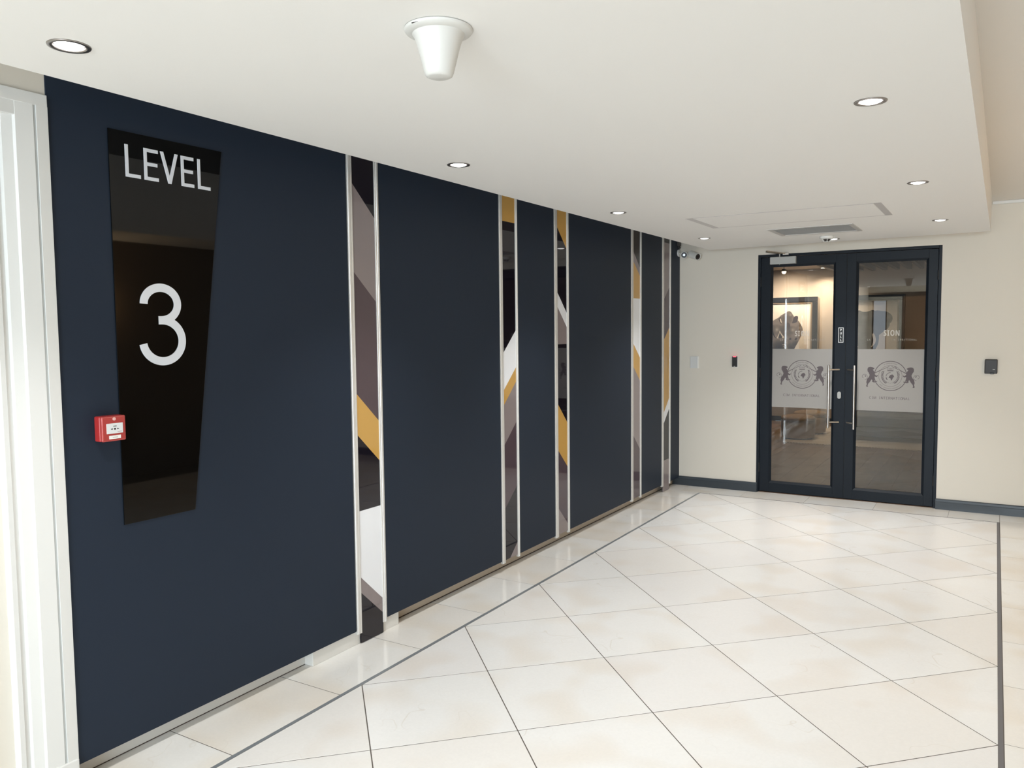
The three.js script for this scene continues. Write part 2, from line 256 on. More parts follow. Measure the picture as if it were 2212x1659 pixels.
{ // air vent
  const d = thing('air_vent', 'grey louvred air conditioning grille in the ceiling raft', 'air vent', [1.255, SOFFIT, -3.942]), w = 0.312, h = 0.258, mFrame = M(L3(0.60, 0.59, 0.57), 0.4), mSlat = M(L3(0.42, 0.415, 0.40), 0.5);
  mesh('vent_frame', [rb(-w, w, -0.006, 0.001, -h, -h + 0.035), rb(-w, w, -0.006, 0.001, h - 0.035, h), rb(-w, -w + 0.035, -0.006, 0.001, -h + 0.03, h - 0.03), rb(w - 0.035, w, -0.006, 0.001, -h + 0.03, h - 0.03)], mFrame, d);
  const sg = new THREE.BoxGeometry(2 * w - 0.066, 0.0015, 0.024); sg.rotateX(0.55);
  for (let k = 0; k < 20; k++) { const s = mesh('slat', sg, mSlat, d); s.position.set(0, 0.004, -h + 0.045 + k * (2 * h - 0.09) / 19); }
  mesh('filter', bx(-w + 0.02, w - 0.02, 0.014, 0.02, -h + 0.02, h - 0.02), mDark, d);
}

// ---------------------------------------------------------------- coloured glass strips in the feature wall
// boundaries as heights at the left and the right edge of the glass, colours from the top down
const TOP = CEIL, bands = [
  ['kgpokwgk', [[2.414, 2.244], [1.962, 1.803], [1.333, 1.169], [1.117, 0.952], [0.709, 0.709], [0.362, 0.194], [0.279, 0.113]], 0.003],
  ['okwogpkg', [[2.377, 2.377], [1.491, 1.650], [1.238, 1.396], [1.136, 1.298], [0.862, 1.019], [0.424, 0.571], [0.02, 0.171]], 0.077],
  ['okwgkopg', [[2.425, 2.263], [1.937, 1.773], [1.829, 1.664], [1.538, 1.538], [1.091, 0.926], [0.736, 0.580], [0.288, 0.130]], 0.077],
  ['kgowogp', [[2.363, 2.205], [2.271, 2.133], [1.927, 1.927], [1.524, 1.378], [1.314, 1.163], [0.678, 0.519]], 0.077],
  ['kgpowkg', [[2.500, 2.500], [1.929, 2.070], [1.526, 1.665], [0.791, 0.946], [0.684, 0.838], [0.321, 0.321]], 0.003]];
const stripWords = ['glass strip reaching the floor nearest the level sign', 'glass strip with gold top and thin gold band under white', 'glass strip with slanted gold top and wide gold diagonal', 'glass strip with tall white block between two gold blocks', 'glass strip reaching the floor beside the wall corner'];
const bandNames = { k: 'black glass', g: 'grey glass', p: 'plum glass', o: 'gold glass', w: 'white glass' };
function clipBand(zl, zr, up, dn, y0) { // local x runs to the right, returns polygon
  let p = [[zl, up[0]], [zr, up[1]], [zr, dn[1]], [zl, dn[0]]].reverse(); return clipPoly(p, (q) => q[1] - y0);
}
strips.forEach((s, i) => {
  const zc = (s[0] + s[3]) / 2, d = thing('glass_strip', 'tall aluminium framed ' + stripWords[i], 'glass strip', [WX, 0, zc], Math.PI / 2, 'coloured glass strips in the feature wall');
  const lx = (z) => -(z - zc), [cols, cuts, y0] = bands[i], gl = lx(s[1]) - 0.004, gr = lx(s[2]) + 0.004, all = [[TOP, TOP], ...cuts, [y0 - 1, y0 - 1]];
  [...cols].forEach((c, k) => {
    const poly = clipBand(gl, gr, all[k].map((v) => v), all[k + 1], y0); if (poly.length < 3) return;
    const g = extrude(poly, 0.008); g.translate(0, 0, -0.010); const m = mesh('glass_band', g, G[c], d); m.userData.label = bandNames[c];
  });
  const ridge = (w) => { const p = [[0, -0.012]]; p.push([0, 0.0015], [0.002, 0.0025]); for (let k = 0; k <= 6; k++) { const a = Math.PI - k * Math.PI / 6; p.push([w * 0.34 + w * 0.26 * Math.cos(a), 0.0025 + 0.0035 * Math.sin(a)]); } for (let k = 0; k <= 5; k++) { const a = Math.PI - k * Math.PI / 5; p.push([w * 0.79 + w * 0.16 * Math.cos(a), 0.002 + 0.002 * Math.sin(a)]); } p.push([w, 0.001], [w, -0.012]); return p; };
  for (const [a, b, flip] of [[lx(s[0]), lx(s[1]), false], [lx(s[2]), lx(s[3]), true]]) {
    const w = b - a, prof = ridge(w).map(([x, z]) => flip ? [w - x, z] : [x, z]); if (!flip) prof.reverse();
    const g = extrude(prof.map(([x, z]) => [x, -z]), TOP - 0.060); g.rotateX(-Math.PI / 2); g.translate(a, 0.060, 0); g.computeVertexNormals(); mesh('aluminium_trim', g, mAlu, d);
  }
});

// ---------------------------------------------------------------- level sign
{
  const d = thing('level_sign', 'tapered glossy black wall sign with white letters LEVEL and numeral 3', 'sign', [WX, 0, 0.68], Math.PI / 2), lx = (z) => -(z - 0.68);
  const board = extrude([[lx(0.935), 0.923], [lx(0.620), 0.921], [lx(0.428), 2.415], [lx(0.934), 2.411]], 0.004, 0.0008); board.translate(0, 0, 0.0006); mesh('board', board, mAcrylic, d);
  const T = 0.0135, H0 = 2.2435, H1 = 2.3645, F = 0.0052;
  const letter = (g, w) => { const m = mesh('letter', g, mLetter, d); m.userData.label = 'white raised letter ' + w; };
  const cut = (pts) => { const g = extrude(pts, 0.0010, 0.0008); g.translate(0, 0, F + 0.0008); return g; };
  const ell = (z0, z1) => { const a = lx(z0), b = lx(z1); return cut([[a, H0], [b, H0], [b, H0 + T], [a + T, H0 + T], [a + T, H1], [a, H1]]); };
  const ee = (z0, z1) => { const a = lx(z0), b = lx(z1), c = b - 0.004, m = 2.2985; return cut([[a, H0], [b, H0], [b, H0 + T], [a + T, H0 + T], [a + T, m], [c, m], [c, m + T], [a + T, m + T], [a + T, H1 - T], [b, H1 - T], [b, H1], [a, H1]]); };
  letter(ell(0.871, 0.808), 'L'); letter(ee(0.793, 0.731), 'E'); letter(ee(0.629, 0.569), 'E'); letter(ell(0.551, 0.490), 'L');
  const vz = [lx(0.722), lx(0.682), lx(0.642)], v = extrude([[vz[0], H1], [vz[1] - 0.007, H0], [vz[1] + 0.007, H0], [vz[2], H1], [vz[2] - 0.0145, H1], [vz[1], H0 + 0.030], [vz[0] + 0.0145, H1]].reverse(), 0.0010, 0.0008); v.translate(0, 0, F + 0.0008); letter(v, 'V');
  // numeral: two bowls drawn as one stroke
  const c = [], zu = lx(0.744), zl = lx(0.7405), bowls = [];
  const up = [], lo = [];
  for (let k = 0; k <= 40; k++) { const a = Math.PI * (1.0 - 1.5 * k / 40); up.push([zu + 0.0745 * Math.cos(a), 1.767 + 0.064 * Math.sin(a)]); }
  up.push([lx(0.758), 1.703]);
  lo.push([lx(0.758), 1.703]); for (let k = 0; k <= 48; k++) { const a = Math.PI * (0.5 - 1.455 * k / 48); lo.push([zl + 0.087 * Math.cos(a), 1.622 + 0.081 * Math.sin(a)]); }
  const ribbon = (pts, w) => { const l = [], r = []; pts.forEach((p, i) => { const a = pts[Math.max(0, i - 1)], b = pts[Math.min(pts.length - 1, i + 1)], t = Math.hypot(b[0] - a[0], b[1] - a[1]), nx = -(b[1] - a[1]) / t, ny = (b[0] - a[0]) / t; l.push([p[0] + nx * w / 2, p[1] + ny * w / 2]); r.push([p[0] - nx * w / 2, p[1] - ny * w / 2]); }); return [...l, ...r.reverse()]; };
  for (const pts of [up, lo]) { const g = extrude(ribbon(pts, 0.0325), 0.0028); g.translate(0, 0, F + (pts === lo ? 0.0002 : 0)); bowls.push(g); }
  const n = mesh('numeral', bowls, mLetter, d); n.userData.label = 'white raised numeral 3';
}

// ---------------------------------------------------------------- fire call point
{
  const d = thing('fire_call_point', 'red fire alarm call point box with white press panel', 'call point', [WX, 1.302, 0.988], Math.PI / 2);
  mesh('back_box', rb(-0.047, 0.047, -0.047, 0.047, -0.001, 0.034, 0.006, 3), mRed, d);
  mesh('front_plate', rb(-0.047, 0.047, -0.047, 0.047, 0.0345, 0.050, 0.006, 3), mRedClear, d);
  const plate = canvas(256, 160, (g, w, h) => {
    g.fillStyle = '#dfe2e3'; g.fillRect(0, 0, w, h); g.fillStyle = '#6d706e'; g.fillRect(102, 36, 54, 16);
    g.fillStyle = '#111'; g.beginPath(); g.arc(128, 88, 16, 0, 7); g.fill();
    for (const s of [-1, 1]) { g.beginPath(); g.moveTo(128 + s * 30, 88); g.lineTo(128 + s * 48, 74); g.lineTo(128 + s * 48, 82); g.lineTo(128 + s * 64, 82); g.lineTo(128 + s * 64, 94); g.lineTo(128 + s * 48, 94); g.lineTo(128 + s * 48, 102); g.fill(); }
    g.fillStyle = '#8b4a4a'; for (let x = 168; x < 236; x += 7) g.fillRect(x, 132, 5, 7);
  });
  const pl = rb(-0.031, 0.033, -0.018, 0.020, 0.0505, 0.0525, 0.001), press = mesh('press_panel', pl, mPlastic, d);
  const face = new THREE.PlaneGeometry(0.0625, 0.0365); face.translate(0.001, 0.001, 0.05262); mesh('press_print', face, M(0xffffff, 0.35, 0, { map: plate }), press);
  const strip = mesh('label_strip', rb(-0.022, 0.024, -0.038, -0.025, 0.0505, 0.0518, 0.0006), M(L3(0.86, 0.85, 0.82), 0.4), d);
  mesh('label_print', rb(-0.009, 0.012, -0.0335, -0.0305, 0.0516, 0.0520, 0.0002), M(L3(0.55, 0.53, 0.50), 0.6), strip);
  mesh('key_hole', cyl(0.006, 0.006, 0.003, [0, 0.036, 0.0512], 'z', 20), M(L3(0.75, 0.45, 0.42), 0.2), d);
}

// ---------------------------------------------------------------- things on the back wall
{
  const d = thing('blank_switch_plate', 'white blank switch plate on the wall near the blue wall', 'wall plate', [-0.170, 1.297, WZ]);
  mesh('mounting_frame', rb(-0.046, 0.046, -0.063, 0.063, -0.001, 0.009, 0.003), mPlastic, d); mesh('cover', rb(-0.045, 0.033, -0.061, 0.061, 0.0092, 0.013, 0.002), M(L3(0.66, 0.68, 0.68), 0.3), d);
}
{
  const d = thing('card_reader', 'slim black card reader with glowing red light', 'card reader', [0.248, 1.308, WZ]);
  mesh('back_plate', rb(-0.030, 0.030, -0.058, 0.056, -0.001, 0.005, 0.003), mPlastic, d); const cr = mesh('body', rb(-0.026, 0.026, -0.053, 0.053, 0.0052, 0.024, 0.005, 3), mBlack, d);
  mesh('status_light', rb(-0.016, 0.016, 0.0455, 0.0545, 0.018, 0.0255, 0.003), new THREE.MeshStandardMaterial({ color: 0xff5566, emissive: new THREE.Color(1, 0.10, 0.16), emissiveIntensity: 1.6 }), cr);
  mesh('badge', rb(-0.007, 0.007, -0.0475, -0.0435, 0.0235, 0.0248, 0.001), mPlastic, cr);
  const l = new THREE.PointLight(new THREE.Color(1, 0.1, 0.16), 0.0012); l.name = 'status_glow'; l.position.set(0, 0.057, 0.03); l.castShadow = true; d.add(l);
}
{
  const d = thing('wall_terminal', 'small black square access terminal on the wall right of the doors', 'access terminal', [2.468, 1.292, WZ]);
  mesh('body', rb(-0.048, 0.048, -0.062, 0.062, -0.001, 0.030, 0.007, 3), M(L3(0.028, 0.026, 0.026), 0.5), d);
  mesh('sensor_slot', rb(0.012, 0.030, -0.026, -0.021, 0.0295, 0.032, 0.001), mGreyPlastic, d); mesh('finger_rest', rb(-0.006, 0.024, -0.066, -0.050, 0.008, 0.034, 0.004), mBlack, d);
}
// security cameras in the corner
function bulletCamera(name, label, at, dir, mount) {
  const d = thing(name, label, 'security camera', at, 0, 'corner security cameras'), D = new THREE.Vector3(...dir).normalize(), q = new THREE.Quaternion().setFromUnitVectors(new THREE.Vector3(0, 0, 1), D);
  const put = (g) => { g.applyQuaternion(q); return g; };
  const bodyG = lathe([[0.0, -0.075], [0.028, -0.074], [0.033, -0.066], [0.034, 0.040], [0.036, 0.046], [0.036, 0.060], [0.031, 0.060], [0.030, 0.052], [0.0, 0.052]], 32); bodyG.rotateX(Math.PI / 2); const bd = mesh('body', put(bodyG), mPlastic, d);
  const lens = cyl(0.029, 0.029, 0.004, [0, 0, 0.0545], 'z'); mesh('lens_window', put(lens), mBlack, bd);
  const glass = cyl(0.012, 0.012, 0.004, [0, 0, 0.0575], 'z'); mesh('lens', put(glass), M(L3(0.03, 0.02, 0.02), 0.05), bd);
  const vis = new THREE.CylinderGeometry(0.0385, 0.0385, 0.13, 24, 1, true, Math.PI * 0.62, Math.PI * 0.76); vis.rotateX(Math.PI / 2); vis.translate(0, 0, 0.004); mesh('sunshade', put(vis), new THREE.MeshPhysicalMaterial({ color: L3(0.78, 0.78, 0.75), roughness: 0.4, side: THREE.DoubleSide }), bd);
  const [bp, axis] = mount; mesh('base', [cyl(0.034, 0.038, 0.016, bp, axis)], mPlastic, d);
  const back = D.clone().multiplyScalar(-0.05); mesh('arm', rod(bp, [back.x, back.y, back.z], 0.012), mGreyPlastic, d); return d;
}
{
  const c1 = [-0.250, 2.396, -5.215]; bulletCamera('security_camera', 'white bullet security camera facing along the hall on the blue wall', c1, [0.33, -0.08, 1], [[WX + 0.008 - c1[0], 2.424 - c1[1], -5.275 - c1[2]], 'x']);
  const c2 = [-0.150, 2.386, -5.235]; bulletCamera('security_camera', 'white bullet security camera turned toward the glass doors', c2, [1, -0.35, 0.62], [[-0.205 - c2[0], 2.405 - c2[1], WZ + 0.008 - c2[2]], 'z']);
  const d = thing('cable_box', 'dark cable box above the corner security cameras', 'cable box', [WX, 2.535, -5.27], Math.PI / 2); mesh('box', rb(-0.028, 0.028, -0.04, 0.05, -0.001, 0.022, 0.003), mDark, d); mesh('cable', [rod([-0.01, -0.035, 0.010], [-0.004, -0.066, 0.012], 0.004), rod([0.012, -0.035, 0.010], [0.022, -0.062, 0.02], 0.004)], mDark, d);
}

// ---------------------------------------------------------------- glazed double door
const crest = canvas(1024, 1050, (g, w, h) => {
  g.fillStyle = '#a3a09c'; g.fillRect(0, 0, w, h);
  const ink = '#615a5d', S = w / 0.562, cx = w * 0.507, cy = (1.4375 - 1.190) * S; g.strokeStyle = g.fillStyle = ink; g.lineCap = 'round';
  const R = 0.139 * S, r = 0.098 * S;
  g.lineWidth = 11; g.beginPath(); g.arc(cx, cy, R - 5, 0, 7); g.stroke(); g.lineWidth = 4; g.beginPath(); g.arc(cx, cy, r, 0, 7); g.stroke();
  g.lineWidth = 5; // the small lettering between the rings is too fine to read
  for (const [a0, a1, n] of [[-2.05, -1.1, 20], [0.75, 2.4, 30]]) for (let k = 0; k < n; k++) { if ((k * 7) % 11 === 3) continue; const a = a0 + (a1 - a0) * k / (n - 1), q = (R + r) / 2 - 2; g.globalAlpha = 0.55; g.beginPath(); g.moveTo(cx + (q - 7) * Math.cos(a), cy + (q - 7) * Math.sin(a)); g.lineTo(cx + (q + 7) * Math.cos(a), cy + (q + 7) * Math.sin(a)); g.stroke(); }
  g.globalAlpha = 1;
  for (const s of [-1, 1]) { // laurel, lion, rifle
    for (let k = 0; k < 10; k++) { const a = 1.0 - k * 0.165, x = cx + s * Math.cos(a) * r * 0.70, y = cy + Math.sin(a) * r * 0.80 + 4; for (const t of [-1, 1]) { g.save(); g.translate(x + s * t * 9, y - 8); g.rotate(s * (t * 0.65 + (a - 0.25) * -0.55)); g.beginPath(); g.ellipse(0, 0, 5.5, 15, 0, 0, 7); g.fill(); g.restore(); } }
    const P = (pts, close = true) => { g.beginPath(); pts.forEach(([x, y], i) => { const X = cx + s * x * S, Y = cy - y * S; i ? g.lineTo(X, Y) : g.moveTo(X, Y); }); if (close) { g.closePath(); g.fill(); } else g.stroke(); };
    // lion: mane, chest, hind legs, forepaw
    P([[0.136, 0.070], [0.150, 0.078], [0.170, 0.082], [0.188, 0.078], [0.196, 0.062], [0.194, 0.040], [0.186, 0.030], [0.176, 0.005], [0.184, -0.016], [0.198, -0.032], [0.204, -0.062], [0.199, -0.080], [0.205, -0.098], [0.200, -0.106], [0.186, -0.104], [0.192, -0.098], [0.188, -0.078], [0.172, -0.058], [0.160, -0.036], [0.152, -0.042], [0.154, -0.058], [0.136, -0.064], [0.110, -0.056], [0.112, -0.050], [0.136, -0.054], [0.132, -0.030], [0.136, -0.006], [0.116, -0.012], [0.104, 0.002], [0.106, 0.006], [0.120, 0.000], [0.132, 0.014], [0.138, 0.040], [0.150, 0.056], [0.138, 0.062]]);
    g.lineWidth = 5; g.beginPath(); for (let k = 0; k <= 40; k++) { const t = k / 40, a = 1.75 + t * 5.6, q = (0.028 - 0.016 * t * t) * S, X = cx + s * (0.222 * S) + s * q * Math.cos(a), Y = cy + 0.012 * S + q * Math.sin(a); k ? g.lineTo(X, Y) : g.moveTo(X, Y); } g.stroke();
    g.beginPath(); g.ellipse(cx + s * 0.213 * S, cy + 0.004 * S, 8, 14, s * 0.5, 0, 7); g.fill();
    g.lineWidth = 11; P([[0.134, 0.024], [0.086, 0.050]], false); g.lineWidth = 7; P([[0.086, 0.050], [0.010, 0.088]], false);
    if (s > 0) { g.lineWidth = 8; P([[0.034, 0.090], [0.052, 0.074]], false); }
  }
  g.fillRect(cx - 46, cy - 0.052 * S, 92, 12); g.globalAlpha = 0.45; for (let k = 0; k < 5; k++) g.fillRect(cx - 46 + k * 20, cy - 0.075 * S, 11, 34); g.globalAlpha = 1;
  const A = [[-14, -10], [-4, -26], [10, -34], [30, -40], [46, -30], [56, -8], [60, 2], [46, 8], [38, 26], [30, 44], [22, 62], [12, 60], [8, 40], [2, 24], [-18, 20], [-26, 6]]; g.beginPath(); A.forEach(([x, y], i) => g[i ? 'lineTo' : 'moveTo'](cx + x, cy + y + 14)); g.fill();
  g.lineWidth = 8; g.beginPath(); g.arc(cx + 8, cy + 16, 74, 3.3, 4.6); g.stroke(); g.lineWidth = 13; g.beginPath(); g.arc(cx + 8, cy + 16, 72, 2.45, 2.95); g.stroke();
  for (let k = -2; k <= 2; k++) { g.beginPath(); g.arc(cx + k * 30, cy + 0.064 * S - k * k * 6 + 6, 5, 0, 7); g.fill(); }
  g.font = '58px sans-serif'; g.textAlign = 'left'; const word = 'CIM INTERNATIONAL', W0 = (0.717 - 0.608) * S, W1 = (1.059 - 0.608) * S; g.globalAlpha = 0.95;
  [...word].forEach((c, k) => { g.textAlign = 'center'; g.fillText(c, W0 + 14 + (W1 - W0 - 28) * k / (word.length - 1), (1.4375 - 0.972) * S); });
});
const mFilm = M(0xffffff, 0.85, 0, { map: crest });
const pullPlate = canvas(96, 280, (g, w, h) => { g.fillStyle = '#e4e5e6'; g.fillRect(0, 0, w, h); g.fillStyle = '#111315'; g.fillRect(9, 9, w - 18, h - 18); g.fillStyle = '#f0f0f0'; g.font = 'bold 58px sans-serif'; g.textAlign = 'center'; [...'PULL'].forEach((c, i) => g.fillText(c, w / 2, 66 + i * 62)); });
const door = structure('door_1', 'dark slate glazed double door with frosted crest bands');
const DZ = WZ - 0.012;   // face of the leaves
mesh('door_frame', [rb(DX0, DX0 + 0.026, 0, DY, WZ - 0.10, WZ - 0.004, 0.002), rb(DX1 - 0.026, DX1, 0, DY, WZ - 0.10, WZ - 0.004, 0.002), rb(DX0 + 0.0262, DX1 - 0.0262, DY - 0.026, DY, WZ - 0.10, WZ - 0.004, 0.002)], mDoor, door);
mesh('threshold', rb(DX0, DX1, 0, 0.006, WZ - 0.13, WZ - 0.012, 0.002), M(L3(0.10, 0.055, 0.03), 0.5), door);
function leaf(x0, x1, gx0, gx1, side) {
  const gy0 = 0.120, gy1 = 2.238, y0 = 0.012, y1 = DY - 0.030, zf = DZ, zb = DZ - 0.055, k = 0.020;
  const parts = [rb(x0, gx0 - k, y0, y1, zb, zf, 0.002), rb(gx1 + k, x1, y0, y1, zb, zf, 0.002), bx(gx0 - k, gx1 + k, y0, gy0 - k, zb, zf - 0.0002), bx(gx0 - k, gx1 + k, gy1 + k, y1, zb, zf - 0.0002)];
  // bevelled glazing beads
  const bead = (L) => extrude([[0, 0], [k, 0], [k, -0.022], [0, -0.022]].map(([a, b], i) => [[0, 0], [k, -0.016], [k, -0.03], [0, -0.03]][i]), L);
  const bars = []; const add = (m, L) => { const g = bead(L); g.applyMatrix4(m); bars.push(g); };
  const basis = (o, ex, ey, ez) => new THREE.Matrix4().makeBasis(new THREE.Vector3(...ex), new THREE.Vector3(...ey), new THREE.Vector3(...ez)).setPosition(...o);
  add(basis([gx0 - k, gy1 + k, zf], [1, 0, 0], [0, 0, 1], [0, -1, 0]), gy1 - gy0 + 2 * k); add(basis([gx1 + k, gy0 - k, zf], [-1, 0, 0], [0, 0, 1], [0, 1, 0]), gy1 - gy0 + 2 * k);
  add(basis([gx0 - k, gy0 - k, zf], [0, 1, 0], [0, 0, 1], [1, 0, 0]), gx1 - gx0 + 2 * k); add(basis([gx1 + k, gy1 + k, zf], [0, -1, 0], [0, 0, 1], [-1, 0, 0]), gx1 - gx0 + 2 * k);
  const lf = mesh('door_leaf', parts, mDoor, door); mesh('glazing_bead', bars, mDoor, lf);
  mesh('glass_pane', bx(gx0 - 0.006, gx1 + 0.006, gy0 - 0.006, gy1 + 0.006, zf - 0.027, zf - 0.0265), mPane, lf);
  const fz = zf - 0.0255, film = new THREE.PlaneGeometry(gx1 - gx0, 1.4375 - 0.862); const fm = mesh('frosted_film', bx(gx0, gx1, 0.862, 1.4375, fz - 0.0005, fz), mFilm, lf); fm.userData.label = 'frosted grey film printed with a lion crest';
  const hx = side < 0 ? gx1 - 0.018 : gx0 - 0.014, mx = side < 0 ? 1.235 : 1.305;
  const hz = zf + 0.055, hh = mesh('pull_handle', [cyl(0.0105, 0.0105, 0.60, [hx, 0.986, hz], 'y', 24)], mSteel, lf);
  for (const y of [1.243, 0.742]) mesh('handle_post', rod([hx, y, hz], [mx, y, zf], 0.0085), mSteel, lf);
  return lf;
}
const leafL = leaf(DX0 + 0.029, 1.2845, 0.607, 1.167, -1), leafR = leaf(1.2885, DX1 - 0.029, 1.388, 1.948, 1);
mesh('meeting_seal', bx(1.2843, 1.2887, 0.012, DY - 0.03, DZ - 0.05, DZ - 0.006), mGasket, door);
{ const sh = new THREE.Shape(); sh.absarc(1.2365, 1.0175, 0.0165, 0, Math.PI); sh.absarc(1.2365, 0.9825, 0.0165, Math.PI, 2 * Math.PI); const g = extrude(sh, 0.006, 0.0015); g.translate(0, 0, DZ); mesh('lock_cylinder', [g, cyl(0.008, 0.008, 0.012, [1.2365, 1.010, DZ + 0.004], 'z', 20), bx(1.232, 1.241, 0.980, 1.010, DZ, DZ + 0.0095)], mSilver, leafL); }
{ mesh('pull_sign', rb(1.219, 1.266, 1.499, 1.641, DZ - 0.001, DZ + 0.002, 0.001), mPlastic, leafL); const f = new THREE.PlaneGeometry(0.046, 0.141); f.translate(1.2425, 1.57, DZ + 0.0022); mesh('pull_print', f, M(0xffffff, 0.4, 0, { map: pullPlate }), leafL); }
// white cut vinyl lettering on the glass
function glassText(lf, cx) {
  const t = canvas(1024, 430, (g, w, h) => {
    g.clearRect(0, 0, w, h); g.fillStyle = 'rgba(225,220,212,0.8)'; g.textAlign = 'center'; const S = w / 0.43, x = (v) => w / 2 + v * S; g.font = 'bold 172px sans-serif';
    [...'SION'].forEach((c, k) => { g.save(); g.translate(x([-0.054, -0.027, 0.008, 0.051][k]), 150); g.scale(0.74, 1); g.fillText(c, 0, 0); g.restore(); });
    g.fillStyle = 'rgba(225,220,212,0.55)'; g.font = '58px sans-serif'; const word = 'CA           INTERNATIONAL'; [...word].forEach((c, k) => { g.save(); g.translate(x(-0.200 + 0.405 * k / (word.length - 1)), 258); g.scale(0.8, 1); g.fillText(c, 0, 0); g.restore(); });
  });
  const p = new THREE.PlaneGeometry(0.43, 0.1806); p.translate(cx, 1.5340, DZ - 0.0258); mesh('vinyl_lettering', p, new THREE.MeshStandardMaterial({ map: t, transparent: true, roughness: 0.8 }), lf);
}
glassText(leafL, 0.884); glassText(leafR, 1.674);
for (const [lf, x] of [[leafL, DX0 + 0.0275], [leafR, DX1 - 0.0275]]) for (const y of [0.25, 1.2, 2.1]) mesh('hinge', cyl(0.007, 0.007, 0.09, [x, y, DZ + 0.003], 'y', 12), mGasket, lf);
{ // overhead closer
  const c = mesh('door_closer', rb(0.588, 0.832, 2.262, 2.333, DZ - 0.001, DZ + 0.045, 0.004), mSilver, door);
  mesh('spindle', [cyl(0.007, 0.007, 0.03, [0.676, 2.345, DZ + 0.024]), cyl(0.006, 0.004, 0.008, [0.676, 2.259, DZ + 0.024])], mSilver, c);
  mesh('main_arm', bar([0.676, 2.362, DZ + 0.024], [0.585, 2.376, DZ + 0.17], 0.022, 0.008), mSteel, c);
  mesh('link_arm', bar([0.585, 2.384, DZ + 0.17], [0.725, 2.362, WZ + 0.018], 0.018, 0.008), mSteel, c);
  mesh('arm_bracket', rb(0.705, 0.762, 2.348, 2.372, WZ - 0.001, WZ + 0.022, 0.003), mSteel, c);
}

// ---------------------------------------------------------------- the lounge behind the glass
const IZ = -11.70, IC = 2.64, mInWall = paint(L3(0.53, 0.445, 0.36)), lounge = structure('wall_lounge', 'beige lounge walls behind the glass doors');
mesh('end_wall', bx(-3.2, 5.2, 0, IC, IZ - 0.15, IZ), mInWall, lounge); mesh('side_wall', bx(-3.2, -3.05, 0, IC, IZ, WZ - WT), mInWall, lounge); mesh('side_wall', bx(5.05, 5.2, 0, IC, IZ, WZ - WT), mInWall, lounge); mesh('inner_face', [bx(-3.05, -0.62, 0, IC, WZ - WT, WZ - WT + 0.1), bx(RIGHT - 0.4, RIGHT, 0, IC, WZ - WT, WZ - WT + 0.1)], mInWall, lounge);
{ const o = structure('baseboard_lounge'); mesh('board', bx(-3.05, 5.05, 0, 0.085, IZ, IZ + 0.02), mSlate, o); }
{ const o = structure('ceiling_lounge'); mesh('ceiling_slab', bx(-3.2, 5.2, IC, IC + 0.1, IZ - 0.15, WZ - WT), mInWall, o); const sl = bx(-0.03, 0.03, IC - 0.12, IC - 0.002, -11.0, -7.6); for (let k = 0; k < 16; k++) { const m = mesh('batten', sl, M(L3(0.05, 0.03, 0.025), 0.6), o); m.position.x = 0.32 + k * 0.17; } }
const woodTex = dataTexture(512, (() => { const a = noiseField(512, 5, 91), b = noiseField(512, 120, 92), c = noiseField(512, 24, 93); return (x, y) => { const i = (((y * 6) % 512) * 512) + (x >> 2) % 512, v = 118 + 26 * (a[y * 512 + x] - 0.5) + 22 * (b[i] - 0.5) + 16 * (c[i] - 0.5); return [v * 1.0, v * 0.80, v * 0.62]; }; })());
const plankMats = [0.92, 1.0, 1.08].map((k) => { const m = M(L3(k, k, k), 0.42, 0, { map: woodTex }); return m; });
const fl2 = structure('floor_lounge', 'brown plank floor behind the glass doors');
mesh('subfloor', bx(-3.2, 5.2, -0.14, -0.004, IZ, WZ - WT - 0.001), M(L3(0.14, 0.10, 0.07), 0.6), fl2);
for (let i = 0; i < 20; i++) for (let j = 0; j < 5; j++) { const x0 = -1.9 + i * 0.22, z1 = WZ - WT - 0.002 - j * 1.25 + ((i * 0.47) % 1.25) - 0.6, z0 = z1 - 1.25, g = bx(x0 + 0.001, x0 + 0.219, -0.004, 0, Math.max(z0, IZ) + 0.001, Math.min(z1, WZ - WT - 0.002) - 0.001); if (Math.min(z1, WZ - WT) - Math.max(z0, IZ) > 0.05) mesh('plank', g, plankMats[(i * 7 + j * 3) % 3], fl2); }
mesh('threshold_plate', bx(DX0, DX1, -0.02, 0.0005, WZ - WT, WZ - 0.05), M(L3(0.2, 0.14, 0.1), 0.5), fl2);
{ const r = thing('rug', 'long woven beige rug under the ottomans', 'rug', [1.6, 0, -10.0]); mesh('pile', rb(-1.68, 1.9, 0, 0.014, -1.1, 1.01, 0.006), M(L3(0.50, 0.42, 0.32), 0.95), r); const fr = []; for (let k = 0; k < 90; k++) fr.push(rb(-1.67 + k * 0.0397, -1.655 + k * 0.0397, 0.001, 0.010, 1.0, 1.035 + 0.012 * rnd(), 0.003)); const f = mesh('fringe', fr, M(L3(0.50, 0.42, 0.32), 0.95), r); f.userData.kind = 'stuff'; }
const mOtt = M(L3(0.34, 0.225, 0.125), 0.85, 0, { sheen: 0.5, sheenColor: L3(0.5, 0.4, 0.3), sheenRoughness: 0.6 });
